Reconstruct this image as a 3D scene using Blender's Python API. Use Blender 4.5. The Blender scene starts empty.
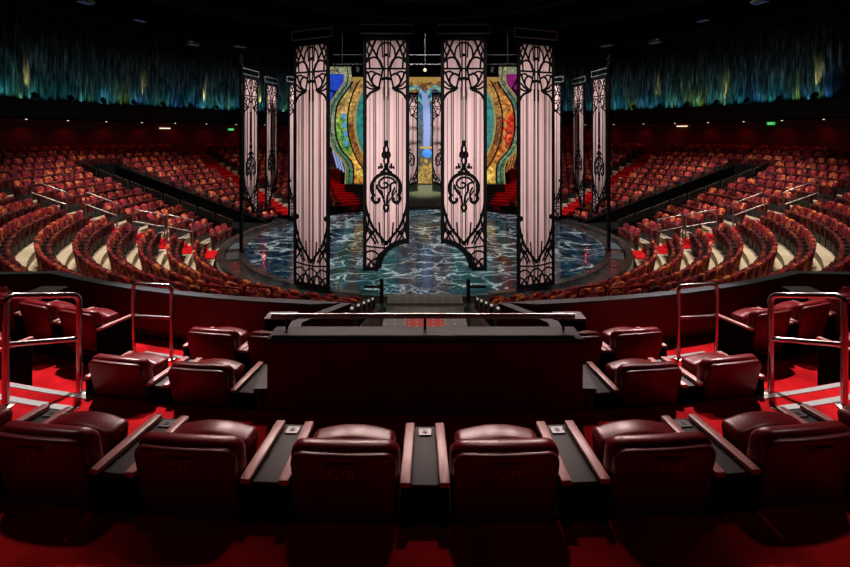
import bpy, bmesh, math, random
from mathutils import Vector, Matrix
random.seed(7)
PI = math.pi
C = bpy.context.scene.collection
R_ = math.radians
EYE = 5.0                      # camera height above the lowest floor
DIST = 21.0                    # camera to the middle of the stage
F = 463.0 / 850.0

# ------------------------------------------------------------------ helpers
def pol(th, r, z=0.0):         # th in degrees from the near side, + to the right
    t = R_(th)
    return Vector((r*math.sin(t), -r*math.cos(t), z))

def proj(p):
    d = p.y + DIST
    if d < 0.3: return None
    return 425 + 463*p.x/d, 135 + 463*(EYE - p.z)/d, d

class MB:
    def __init__(self): self.v = []; self.f = []; self.sm = []
    def add(self, vs, fs, M=None, smooth=False):
        n = len(self.v)
        self.v += [tuple((M @ Vector(p)) if M else p) for p in vs]
        self.f += [tuple(i+n for i in f) for f in fs]
        self.sm += [smooth]*len(fs)
    def box(self, c, s, M=None):
        x, y, z = c; a, b, d = s[0]/2, s[1]/2, s[2]/2
        vs = [(x+i*a, y+j*b, z+k*d) for k in (-1, 1) for j in (-1, 1) for i in (-1, 1)]
        self.add(vs, [(0,2,3,1),(4,5,7,6),(0,1,5,4),(2,6,7,3),(0,4,6,2),(1,3,7,5)], M)
    def rbox(self, c, s, r=0.01, seg=2, M=None, smooth=True):
        bm = bmesh.new(); bmesh.ops.create_cube(bm, size=1)
        for v in bm.verts: v.co = Vector((v.co.x*s[0]+c[0], v.co.y*s[1]+c[1], v.co.z*s[2]+c[2]))
        bmesh.ops.bevel(bm, geom=bm.edges[:], offset=r, segments=seg, affect='EDGES', profile=0.5)
        self.frombm(bm, M, smooth)
    def frombm(self, bm, M=None, smooth=True):
        bm.verts.index_update()
        self.add([tuple(v.co) for v in bm.verts], [tuple(v.index for v in f.verts) for f in bm.faces], M, smooth); bm.free()
    def tube(self, pts, r, n=8, M=None, closed=False):
        pts = [Vector(p) for p in pts]; m = len(pts); vs = []; fs = []
        up = None
        for i, p in enumerate(pts):
            if closed: t = (pts[(i+1) % m]-pts[i-1]).normalized()
            else: t = (pts[min(i+1, m-1)]-pts[max(i-1, 0)]).normalized()
            if up is None: up = Vector((0,0,1)) if abs(t.z) < .9 else Vector((1,0,0))
            a = t.cross(up).normalized(); b = a.cross(t).normalized(); up = b
            for k in range(n):
                q = p + (a*math.cos(2*PI*k/n)+b*math.sin(2*PI*k/n))*r
                vs.append(tuple(q))
        for i in range(m if closed else m-1):
            for k in range(n):
                j = (i+1) % m
                fs.append((i*n+k, i*n+(k+1) % n, j*n+(k+1) % n, j*n+k))
        if not closed:
            fs.append(tuple(range(n-1, -1, -1))); fs.append(tuple((m-1)*n+k for k in range(n)))
        self.add(vs, fs, M, True)
    def lathe(self, prof, n=32, M=None):
        vs = []; fs = []
        for r, z in prof:
            for k in range(n): vs.append((r*math.cos(2*PI*k/n), r*math.sin(2*PI*k/n), z))
        for i in range(len(prof)-1):
            for k in range(n): fs.append((i*n+k, i*n+(k+1) % n, (i+1)*n+(k+1) % n, (i+1)*n+k))
        fs.append(tuple(range(n-1, -1, -1))); fs.append(tuple((len(prof)-1)*n+k for k in range(n)))
        self.add(vs, fs, M, True)
    def prism(self, poly, z0, z1, M=None):          # polygon in xy
        n = len(poly)
        vs = [(p[0], p[1], z0) for p in poly]+[(p[0], p[1], z1) for p in poly]
        fs = [tuple(range(n-1, -1, -1)), tuple(range(n, 2*n))]+[(i, (i+1) % n, (i+1) % n+n, i+n) for i in range(n)]
        self.add(vs, fs, M)
    def slab(self, out, y0, y1, r, n=3, shape=None, M=None):   # outline in xz, thickness along y, rounded edges
        m = len(out); cx = sum(p[0] for p in out)/m; cz = sum(p[1] for p in out)/m
        nr = []
        for i in range(m):
            a, b = out[i-1], out[(i+1) % m]
            t = Vector((b[0]-a[0], b[1]-a[1])); t.normalize()
            q = Vector((t.y, -t.x))
            if q.dot(Vector((out[i][0]-cx, out[i][1]-cz))) < 0: q = -q
            nr.append(q)
        layers = []
        for k in range(n+1):
            a = PI/2*k/n; layers.append((r*(1-math.sin(a)), y0+r*(1-math.cos(a))))
        for k in range(n, -1, -1):
            a = PI/2*k/n; layers.append((r*(1-math.sin(a)), y1-r*(1-math.cos(a))))
        vs = []
        for ins, y in layers:
            for i in range(m): vs.append((out[i][0]-nr[i].x*ins, y, out[i][1]-nr[i].y*ins))
        if shape: vs = [shape(*p) for p in vs]
        L = len(layers); fs = []
        for j in range(L-1):
            for i in range(m): fs.append((j*m+i, j*m+(i+1) % m, (j+1)*m+(i+1) % m, (j+1)*m+i))
        fs.append(tuple(range(m-1, -1, -1))); fs.append(tuple((L-1)*m+i for i in range(m)))
        self.add(vs, fs, M, True)
    def stroke(self, pts, w, y0, y1):               # flat bar following xz points, depth along y
        P = [Vector((p[0], p[1])) for p in pts]; m = len(P); vs = []; fs = []
        for i in range(m):
            t = (P[min(i+1, m-1)]-P[max(i-1, 0)])
            if t.length < 1e-9: t = Vector((1, 0))
            t.normalize(); q = Vector((-t.y, t.x))*(w/2)
            a, b = P[i]+q, P[i]-q
            vs += [(a.x, y0, a.y), (b.x, y0, b.y), (b.x, y1, b.y), (a.x, y1, a.y)]
        for i in range(m-1):
            for k in range(4): fs.append((i*4+k, i*4+(k+1) % 4, i*4+4+(k+1) % 4, i*4+4+k))
        fs += [(3,2,1,0), tuple((m-1)*4+k for k in range(4))]
        self.add(vs, fs)
    def disc(self, x, z, r, y0, y1, n=12):
        vs = []
        for y in (y0, y1):
            for k in range(n): vs.append((x+r*math.cos(2*PI*k/n), y, z+r*math.sin(2*PI*k/n)))
        self.add(vs, [tuple(range(n-1, -1, -1)), tuple(range(n, 2*n))]+[(k, (k+1) % n, (k+1) % n+n, k+n) for k in range(n)])
    def mesh(self, name, mat):
        me = bpy.data.meshes.new(name); me.from_pydata(self.v, [], self.f); me.validate()
        bm = bmesh.new(); bm.from_mesh(me); bmesh.ops.recalc_face_normals(bm, faces=bm.faces[:]); bm.to_mesh(me); bm.free()
        if len(me.polygons) == len(self.sm): me.polygons.foreach_set('use_smooth', self.sm)
        me.materials.append(mat)
        try: me.set_sharp_from_angle(angle=R_(42))
        except Exception: pass
        return me
    def build(self, name, mat, parent=None):
        o = bpy.data.objects.new(name, self.mesh(name, mat)); C.objects.link(o)
        if parent: o.parent = parent
        return o

def tag(o, label, cat, group=None, kind=None):
    o['label'] = label; o['category'] = cat
    if group: o['group'] = group
    if kind: o['kind'] = kind
    return o
def struct(o): o['kind'] = 'structure'; return o
def thing(name, label, cat, loc=(0,0,0), rz=0.0, group=None):
    o = bpy.data.objects.new(name, None); C.objects.link(o); o.empty_display_size = .2
    o.location = loc; o.rotation_euler = (0, 0, rz)
    return tag(o, label, cat, group)
KIDS = {}
def kids(o): return [c for c in bpy.data.objects if c.parent == o]
def dup(root, loc, rz, label, group=None):
    r = root.copy(); C.objects.link(r); r.location = loc; r.rotation_euler = (0, 0, rz); r['label'] = label
    if group: r['group'] = group
    if root.name not in KIDS: KIDS[root.name] = [(c, kids(c)) for c in kids(root)]
    for c, gs in KIDS[root.name]:
        d = c.copy(); C.objects.link(d); d.parent = r
        for g in gs:
            e = g.copy(); C.objects.link(e); e.parent = d
    return r
def cat_curve(pts, k=6):
    out = []; P = [Vector((p[0], p[1])) for p in pts]; n = len(P)
    for i in range(n-1):
        p0, p1, p2, p3 = P[max(i-1, 0)], P[i], P[i+1], P[min(i+2, n-1)]
        for j in range(k):
            t = j/k
            out.append(.5*((2*p1)+(p2-p0)*t+(2*p0-5*p1+4*p2-p3)*t*t+(3*p1-p0-3*p2+p3)*t**3))
    out.append(P[-1]); return out
def text_mb(s, size, depth=.003):
    cu = bpy.data.curves.new('t', 'FONT'); cu.body = s; cu.size = size; cu.extrude = depth; cu.align_x = 'CENTER'; cu.align_y = 'CENTER'
    o = bpy.data.objects.new('t', cu); C.objects.link(o)
    dg = bpy.context.evaluated_depsgraph_get()
    me = bpy.data.meshes.new_from_object(o.evaluated_get(dg))
    mb = MB(); mb.add([tuple(v.co) for v in me.vertices], [tuple(p.vertices) for p in me.polygons])
    bpy.data.objects.remove(o); bpy.data.meshes.remove(me); bpy.data.curves.remove(cu)
    return mb
def xf(mb, M): mb.v = [tuple(M @ Vector(p)) for p in mb.v]; return mb
ORD = ['first','second','third','fourth','fifth','sixth','seventh','eighth','ninth','tenth','eleventh','twelfth','thirteenth','fourteenth','fifteenth','sixteenth','seventeenth','eighteenth','nineteenth','twentieth']
def od(i):
    if i < 20: return ORD[i]
    t = ['twenty','thirty','forty'][(i+1)//10-2]; u = (i+1) % 10
    return (t[:-1]+'ieth') if u == 0 else t+'-'+ORD[u-1]

# ------------------------------------------------------------------ materials
def mat(name, col, rough=.5, metal=0, spec=.5, coat=0, emit=None, es=0):
    m = bpy.data.materials.new(name); m.use_nodes = True
    b = m.node_tree.nodes['Principled BSDF']
    b.inputs['Base Color'].default_value = (*col, 1); b.inputs['Roughness'].default_value = rough
    b.inputs['Metallic'].default_value = metal; b.inputs['Specular IOR Level'].default_value = spec
    b.inputs['Coat Weight'].default_value = coat
    if emit: b.inputs['Emission Color'].default_value = (*emit, 1); b.inputs['Emission Strength'].default_value = es
    return m
class NT:
    def __init__(self, m): self.t = m.node_tree; self.n = self.t.nodes; self.b = self.n['Principled BSDF']
    def new(self, ty, **kw):
        n = self.n.new(ty)
        for k, v in kw.items(): setattr(n, k, v)
        return n
    def link(self, a, b): self.t.links.new(a, b)
    def coord(self, which='Object'): return self.new('ShaderNodeTexCoord').outputs[which]
    def mapping(self, src, scale=(1,1,1), loc=(0,0,0)):
        n = self.new('ShaderNodeMapping'); n.inputs['Scale'].default_value = scale; n.inputs['Location'].default_value = loc
        self.link(src, n.inputs['Vector']); return n.outputs[0]
    def noise(self, src, scale, detail=3, dist=0):
        n = self.new('ShaderNodeTexNoise'); n.inputs['Scale'].default_value = scale; n.inputs['Detail'].default_value = detail
        n.inputs['Distortion'].default_value = dist; self.link(src, n.inputs['Vector']); return n
    def voro(self, src, scale, feature='F1'):
        n = self.new('ShaderNodeTexVoronoi', feature=feature); n.inputs['Scale'].default_value = scale
        self.link(src, n.inputs['Vector']); return n
    def ramp(self, src, stops, const=False):
        n = self.new('ShaderNodeValToRGB'); e = n.color_ramp.elements
        if const: n.color_ramp.interpolation = 'CONSTANT'
        while len(e) < len(stops): e.new(.5)
        for el, (p, c) in zip(e, stops):
            el.position = p; el.color = (*c, 1) if len(c) == 3 else c
        self.link(src, n.inputs[0]); return n.outputs[0]
    def mix(self, a, b, fac, mode='MIX'):
        n = self.new('ShaderNodeMix', data_type='RGBA', blend_type=mode)
        for s, v in ((n.inputs[6], a), (n.inputs[7], b), (n.inputs[0], fac)):
            if hasattr(v, 'links'): self.link(v, s)
            else: s.default_value = (*v, 1) if isinstance(v, tuple) else v
        return n.outputs[2]
    def math(self, op, a, b=0.0):
        n = self.new('ShaderNodeMath', operation=op)
        for s, v in ((n.inputs[0], a), (n.inputs[1], b)):
            if hasattr(v, 'links'): self.link(v, s)
            else: s.default_value = v
        return n.outputs[0]
    def bump(self, h, strength=.3, dist=.01):
        n = self.new('ShaderNodeBump'); n.inputs['Strength'].default_value = strength; n.inputs['Distance'].default_value = dist
        self.link(h, n.inputs['Height']); self.link(n.outputs[0], self.b.inputs['Normal'])

M = {}
M['leather'] = mat('red leather', (.15,.005,.009), .31, spec=.32)
t = NT(M['leather']); nz = t.noise(t.coord(), 160, 3); t.bump(nz.outputs[0], .12, .002)
M['leather_back'] = mat('red leather back shell', (.11,.005,.008), .36, spec=.4)
M['piping'] = mat('piping', (.2,.03,.035), .4)
M['wood'] = mat('varnished red brown wood', (.16,.062,.055), .38)
t = NT(M['wood']); nz = t.noise(t.mapping(t.coord(), (60,4,60)), 2.0, 4)
t.link(t.ramp(nz.outputs[0], [(.3,(.36,.15,.14)),(.7,(.55,.27,.25))]), t.b.inputs['Base Color'])
M['black'] = mat('black paint', (.008,.008,.009), .5)
M['blackmatte'] = mat('black matte', (.004,.004,.0045), .9, spec=.1)
M['iron'] = mat('black ironwork', (.0015,.0015,.0018), .7, spec=.08)
M['console'] = mat('grey laminate', (.036,.039,.039), .6, spec=.25)
M['steel'] = mat('polished steel', (.48,.42,.40), .24, 1)
M['darksteel'] = mat('brushed steel', (.35,.33,.32), .35, 1)
M['hanger'] = mat('grey pipe', (.16,.17,.17), .45, .3)
M['plate'] = mat('pale metal plate', (.15,.16,.17), .4, .2)
M['numeral'] = mat('embossed red numerals', (.36,.035,.035), .5)
M['letter'] = mat('red letter', (.30,.02,.02), .5)
M['wallred'] = mat('dark red panel', (.13,.007,.011), .5, spec=.3)
t = NT(M['wallred'])
M['cap'] = mat('grey cap', (.06,.072,.086), .55, spec=.22)
M['ledge'] = mat('charcoal ledge', (.026,.029,.030), .6, spec=.22)
M['carpet'] = mat('red carpet', (.50,.006,.010), .95, spec=.05)
t = NT(M['carpet']); co = t.coord(); nz = t.noise(co, 3.0, 4); n2 = t.noise(co, 260, 2)
t.link(t.mix(t.ramp(nz.outputs[0], [(.35,(.30,.003,.006)),(.65,(.60,.010,.014))]), (.12,.001,.003), t.math('MULTIPLY', n2.outputs[0], .35)), t.b.inputs['Base Color'])
t.bump(n2.outputs[0], .5, .004)
M['nosing'] = mat('grey stair nosing', (.27,.27,.27), .6)
M['concrete'] = mat('beige concrete', (.42,.36,.27), .8, spec=.2)
t = NT(M['concrete']); nz = t.noise(t.coord(), 1.3, 5); t.link(t.ramp(nz.outputs[0], [(.3,(.55,.46,.33)),(.7,(.74,.65,.50))]), t.b.inputs['Base Color'])
M['fabric'] = mat('patterned seat fabric', (.3,.05,.04), .8, spec=.2)
t = NT(M['fabric']); oi = t.new('ShaderNodeObjectInfo')
va = t.new('ShaderNodeVectorMath', operation='SCALE'); cx = t.new('ShaderNodeCombineXYZ')
for i in range(3): t.link(oi.outputs['Random'], cx.inputs[i])
t.link(cx.outputs[0], va.inputs[0]); va.inputs['Scale'].default_value = 70
vb = t.new('ShaderNodeVectorMath', operation='ADD'); t.link(t.coord(), vb.inputs[0]); t.link(va.outputs[0], vb.inputs[1])
nz = t.noise(vb.outputs[0], 2.6, 5, 1.0)
t.link(t.ramp(nz.outputs[0], [(0,(.03,.006,.012)),(.36,(.12,.010,.022)),(.44,(.36,.020,.020)),(.50,(.10,.012,.035)),(.55,(.58,.10,.03)),(.61,(.75,.34,.11)),(.64,(.28,.014,.02)),(.70,(.06,.01,.02))], True), t.b.inputs['Base Color'])
M['fabric_under_shaded'] = M['fabric'].copy(); M['fabric_under_shaded'].name = 'dark patterned underside with painted shade'
_t = NT(M['fabric_under_shaded']); _l = _t.b.inputs['Base Color'].links[0]; _src = _l.from_socket
_t.link(_t.mix(_src, (.34,.24,.30), 1.0, 'MULTIPLY'), _t.b.inputs['Base Color'])  # burgundy underside tone, plus painted-in shade that sets the rows apart
M['seatbase'] = mat('dark seat frame', (.02,.017,.016), .6)
M['ramp'] = mat('glossy olive ramp', (.20,.21,.11), .22, spec=.6)
M['redrail'] = mat('red painted metal', (.35,.01,.012), .35)
M['cloth'] = mat('pale pink gauze', (.78,.60,.57), .85, spec=.1)
t = NT(M['cloth']); co = t.coord(); nz = t.noise(t.mapping(co, (9,9,.12)), 1.0, 3); n2 = t.noise(co, 6, 4)
t.link(t.mix(t.ramp(nz.outputs[0], [(.34,(.42,.29,.29)),(.48,(.78,.51,.49)),(.66,(.88,.66,.62))]), (.60,.45,.44), t.math('MULTIPLY', n2.outputs[0], .5)), t.b.inputs['Base Color'])  # darker stripes paint the shade of vertical folds onto flat gauze
tr = t.new('ShaderNodeBsdfTranslucent'); tr.inputs[0].default_value = (.75,.55,.52,1); mx = t.new('ShaderNodeMixShader'); mx.inputs[0].default_value = .35
t.link(t.b.outputs[0], mx.inputs[1]); t.link(tr.outputs[0], mx.inputs[2]); t.link(mx.outputs[0], t.n['Material Output'].inputs[0])
# luminous water stage floor
M['water'] = mat('luminous water picture floor', (.003,.006,.009), .13, spec=.14)
t = NT(M['water']); co = t.coord(); nz = t.noise(co, .75, 5, .9)
wv = t.new('ShaderNodeVectorMath', operation='ADD'); sc = t.new('ShaderNodeVectorMath', operation='SCALE'); sc.inputs['Scale'].default_value = 2.3
t.link(nz.outputs['Color'], sc.inputs[0]); t.link(co, wv.inputs[0]); t.link(sc.outputs[0], wv.inputs[1])
ve = t.voro(t.mapping(wv.outputs[0], (.62,1.0,1)), .95, 'DISTANCE_TO_EDGE')
lines = t.ramp(ve.outputs['Distance'], [(0,(1,1,1)),(.012,(.6,.6,.6)),(.045,(.08,.08,.08)),(.12,(0,0,0))])
n3 = t.noise(co, .7, 3); brk = t.ramp(n3.outputs[0], [(.36,(.05,.05,.05)),(.56,(1,1,1))])
n4 = t.noise(wv.outputs[0], 1.6, 6, 1.0)
base = t.ramp(n4.outputs[0], [(.36,(.0003,.001,.002)),(.5,(.001,.009,.019)),(.64,(.003,.03,.055)),(.8,(.012,.065,.085))])
v2 = t.voro(wv.outputs[0], 2.3, 'DISTANCE_TO_EDGE'); l2 = t.ramp(v2.outputs['Distance'], [(0,(.5,.5,.5)),(.03,(.1,.1,.1)),(.09,(0,0,0))])
n6 = t.noise(co, 1.1, 3); l2 = t.mix(l2, t.ramp(n6.outputs[0], [(.5,(0,0,0)),(.66,(1,1,1))]), 1.0, 'MULTIPLY')
sm = t.mix(base, (.46,.54,.54), t.mix(t.mix(lines, brk, 1.0, 'MULTIPLY'), l2, 1.0, 'ADD'))
t.link(sm, t.b.inputs['Emission Color']); t.b.inputs['Emission Strength'].default_value = 1.0
M['rim'] = mat('glossy dark rim', (.03,.03,.032), .22, spec=.6)
t = NT(M['rim']); nz = t.noise(t.coord(), 2.2, 5); t.link(t.ramp(nz.outputs[0], [(.35,(.015,.015,.017)),(.7,(.06,.058,.055))]), t.b.inputs['Base Color'])
M['walk'] = mat('dark studded walkway', (.15,.14,.13), .6)
t = NT(M['walk']); vo = t.voro(t.mapping(t.coord(), (4,4,0)), 1.0); vo.inputs['Randomness'].default_value = .0
t.link(t.ramp(vo.outputs['Distance'], [(0,(.5,.47,.4)),(.09,(.4,.37,.33)),(.12,(.15,.14,.13))]), t.b.inputs['Base Color'])
M['runner'] = mat('dull red studded runner', (.3,.05,.04), .7)  # dull red ground with paler studs
t = NT(M['runner']); vo = t.voro(t.mapping(t.coord(), (5,5,0)), 1.0); vo.inputs['Randomness'].default_value = .0
t.link(t.ramp(vo.outputs['Distance'], [(0,(.5,.4,.33)),(.09,(.4,.3,.25)),(.14,(.34,.045,.035))]), t.b.inputs['Base Color'])
M['ceil'] = mat('dark ceiling', (.006,.007,.009), .95, spec=.05)
M['curtain'] = mat('dark teal curtain', (.10,.13,.13), .85, spec=.15)
t = NT(M['curtain']); nz = t.noise(t.mapping(t.coord(), (9,9,1.1)), 1.0, 6); n2 = t.noise(t.mapping(t.coord(), (1,1,.25)), 3.0, 3)
t.link(t.mix(t.ramp(nz.outputs[0], [(.36,(.012,.018,.020)),(.5,(.07,.095,.10)),(.62,(.17,.21,.21)),(.74,(.34,.38,.36))]), t.ramp(n2.outputs[0], [(.4,(.35,.35,.35)),(.62,(1,1,1))]), 1.0, 'MULTIPLY'), t.b.inputs['Base Color'])
def emitter(name, col, s): return mat(name, (0,0,0), .6, emit=col, es=s)
M['lampdot'] = emitter('lamp lens', (1,.8,.55), 1.0)
M['steplamp'] = emitter('row end lens', (1,.8,.65), .5)
M['exit'] = emitter('green exit sign', (.02,.55,.08), .8)
M['exitw'] = mat('sign letters', (.8,.9,.8), .5, emit=(.8,1,.8), es=.6)
M['bluelens'] = emitter('dim blue lens', (.25,.4,.8), .05)
M['whitesign'] = emitter('lit white strip sign', (1,.85,.6), 1.5)
M['redlamp'] = emitter('red step lamp', (1,.02,.02), 2.0)
def glass(name, stops, scale, s, axis=0, rng=(-5,5), lead=.03):
    m = mat(name, (.02,.02,.02), .3); t = NT(m); co = t.coord()
    sx = t.new('ShaderNodeSeparateXYZ'); t.link(co, sx.inputs[0])
    mr = t.new('ShaderNodeMapRange'); t.link(sx.outputs[axis], mr.inputs[0]); mr.inputs[1].default_value = rng[0]; mr.inputs[2].default_value = rng[1]
    vo = t.voro(co, scale); nz = t.noise(co, 1.1, 4)
    sp = t.new('ShaderNodeSeparateColor'); t.link(vo.outputs['Color'], sp.inputs[0])
    f = t.math('ADD', mr.outputs[0], t.math('MULTIPLY', t.math('SUBTRACT', sp.outputs[0], .5), .16)); f = t.math('ADD', f, t.math('MULTIPLY', t.math('SUBTRACT', nz.outputs[0], .5), .5))
    col = t.ramp(f, stops)
    ed = t.voro(co, scale, 'DISTANCE_TO_EDGE'); e = t.ramp(ed.outputs['Distance'], [(0,(.06,.06,.06)),(lead,(.1,.1,.1)),(lead*2,(1,1,1))])
    n5 = t.noise(co, 4, 4); v = t.ramp(n5.outputs[0], [(.3,(.45,.45,.45)),(.7,(1.1,1.1,1.1))])
    t.link(t.mix(t.mix(col, e, 1.0, 'MULTIPLY'), v, 1.0, 'MULTIPLY'), t.b.inputs['Emission Color']); t.b.inputs['Emission Strength'].default_value = s
    return m
def glassfield():
    m = mat('backlit stained glass field', (.02,.02,.02), .3); t = NT(m); co = t.coord(); sx = t.new('ShaderNodeSeparateXYZ'); t.link(co, sx.inputs[0])
    nz = t.noise(co, .9, 5, .8); n2 = t.noise(co, 3.5, 5, .5); vo = t.voro(co, 1.3); sp = t.new('ShaderNodeSeparateColor'); t.link(vo.outputs['Color'], sp.inputs[0])
    def rng(src, a, b):
        r = t.new('ShaderNodeMapRange'); t.link(src, r.inputs[0]); r.inputs[1].default_value = a; r.inputs[2].default_value = b; return r.outputs[0]
    z = rng(sx.outputs[2], -3.6, 3.8)
    z = t.math('ADD', z, t.math('MULTIPLY', t.math('SUBTRACT', nz.outputs[0], .5), .9)); z = t.math('ADD', z, t.math('MULTIPLY', t.math('SUBTRACT', sp.outputs[0], .5), .12))
    left = t.ramp(z, [(0,(.50,.20,.03)),(.15,(.75,.42,.08)),(.3,(.30,.32,.05)),(.45,(.07,.24,.05)),(.62,(.16,.34,.06)),(.74,(.55,.40,.12)),(.88,(.50,.28,.10)),(1,(.20,.12,.05))])
    right = t.ramp(z, [(0,(.55,.28,.05)),(.15,(.75,.50,.10)),(.3,(.50,.16,.03)),(.45,(.42,.02,.01)),(.62,(.62,.05,.02)),(.74,(.75,.22,.04)),(.88,(.60,.26,.06)),(1,(.30,.10,.03))])
    col = t.mix(left, right, rng(sx.outputs[0], -.3, .3))
    ed = t.voro(co, 1.3, 'DISTANCE_TO_EDGE'); e = t.ramp(ed.outputs['Distance'], [(0,(.45,.45,.45)),(.012,(.6,.6,.6)),(.03,(1,1,1))])
    v = t.ramp(n2.outputs[0], [(.34,(.12,.12,.12)),(.5,(.7,.7,.7)),(.68,(1.4,1.35,1.25))])
    t.link(t.mix(t.mix(col, e, 1.0, 'MULTIPLY'), v, 1.0, 'MULTIPLY'), t.b.inputs['Emission Color']); t.b.inputs['Emission Strength'].default_value = 1.35
    return m
M['glassmain'] = glassfield()
M['glassteal'] = glass('backlit teal glass', [(0,(.03,.30,.26)),(.5,(.30,.66,.58)),(1,(.05,.32,.30))], .5, .8, 0, (-4.5,4.5), .003)
M['glassgold'] = glass('backlit amber ring', [(0,(.12,.02,.008)),(.35,(.40,.16,.04)),(.55,(.14,.05,.02)),(.75,(.60,.34,.10)),(1,(.2,.06,.02))], 4.5, 1.3, 2, (-5,5))
M['glassframe'] = glass('backlit green gold frame', [(0,(.04,.20,.12)),(.35,(.22,.38,.20)),(.6,(.60,.62,.42)),(.75,(.10,.28,.18)),(1,(.5,.5,.3))], 3.6, .8, 2, (-4,4), .03)
M['glassblue'] = glass('backlit blue glass', [(0,(.01,.03,.3)),(.5,(.03,.12,.85)),(1,(.02,.07,.6))], .6, .9, 2, (-4,4))
M['glasspurple'] = glass('backlit magenta glass', [(0,(.12,.01,.08)),(.5,(.42,.02,.12)),(1,(.3,.02,.2))], .6, .8, 2, (-4,4))
M['glasscentre'] = glass('backlit centre window', [(0,(.35,.18,.03)),(.15,(.75,.50,.12)),(.27,(.20,.14,.06)),(.38,(.08,.12,.15)),(.55,(.10,.14,.13)),(.72,(.03,.16,.28)),(.86,(.03,.20,.36)),(.94,(.22,.04,.03)),(1,(.5,.28,.06))], 3.2, 1.0, 2, (-3.9,3.6))
M['blade'] = mat('backlit pale blue blade', (.1,.1,.2), .3, emit=(.26,.36,.66), es=.9)
M['orb'] = mat('backlit blue orb', (.05,.1,.2), .2, emit=(.06,.30,.85), es=.9)
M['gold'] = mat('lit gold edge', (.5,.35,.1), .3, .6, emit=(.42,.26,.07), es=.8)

# ------------------------------------------------------------------ camera
cd = bpy.data.cameras.new('camera'); cam = bpy.data.objects.new('camera', cd); C.objects.link(cam)
cam.location = (0, -DIST, EYE); cam.rotation_euler = (PI/2, 0, 0)
cd.sensor_width = 36; cd.lens = 36*F; cd.shift_y = -(283.5-135)/850; cd.clip_end = 200; cd.clip_start = .05
bpy.context.scene.camera = cam

# ------------------------------------------------------------------ hall shell
NR = 15; RS = .826; RK = [9.17+RS*k for k in range(NR)]; ZK = [.25*k for k in range(NR)]
RAMP = 104.0; STAIR = 79.0; AISLE = 127.0
def half(r, w): return math.degrees(math.asin(min(.99, w/r)))
def ring_box(mb, r0, r1, z0, z1, a0, a1, step=2.0):
    n = max(1, int(math.ceil((a1-a0)/step))); vs = []; fs = []
    for i in range(n+1):
        a = a0+(a1-a0)*i/n
        for r, z in ((r0,z0),(r1,z0),(r1,z1),(r0,z1)): vs.append(tuple(pol(a, r, z)))
    for i in range(n):
        for k in range(4): fs.append((i*4+k, i*4+(k+1) % 4, i*4+4+(k+1) % 4, i*4+4+k))
    fs += [(0,1,2,3), tuple(n*4+k for k in (3,2,1,0))]
    mb.add(vs, fs)
def cyl(name, m, r0, r1, z0, z1, a0=-180, a1=180, step=2.0):
    mb = MB(); ring_box(mb, r0, r1, z0, z1, a0, a1, step); return mb.build(name, m)
mb = MB(); mb.lathe([(23.5,-.35),(23.5,-.05)], 96); struct(mb.build('floor', M['blackmatte']))
mb = MB(); mb.lathe([(23.5,14.2),(23.5,14.5)], 96); struct(mb.build('ceiling', M['ceil']))
struct(cyl('wall_back', M['blackmatte'], 23.0, 23.3, -.05, 14.2))
struct(cyl('wall_rear', M['wallred'], 21.7, 21.9, -.05, 5.85))
mb = MB()
for a0, a1 in ((31, 180), (-180, -31)): ring_box(mb, RK[-1]+RS/2, 21.7, -.05, ZK[-1], a0, a1)
struct(mb.build('floor', M['carpet']))
for k in range(NR):
    r, z = RK[k], ZK[k]
    mb = MB()
    s0 = half(r, 1.25) if k <= 5 else 31
    segs = [(s0, RAMP-half(r,1.12)), (RAMP+half(r,1.12), 180)] if k <= 11 else [(s0, 180)]
    for a, b in segs:
        for q0, q1 in ((a, b), (-b, -a)): ring_box(mb, r-RS/2, r+RS/2, -.05, z, q0, q1)
    struct(mb.build('floor', M['concrete']))
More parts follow.
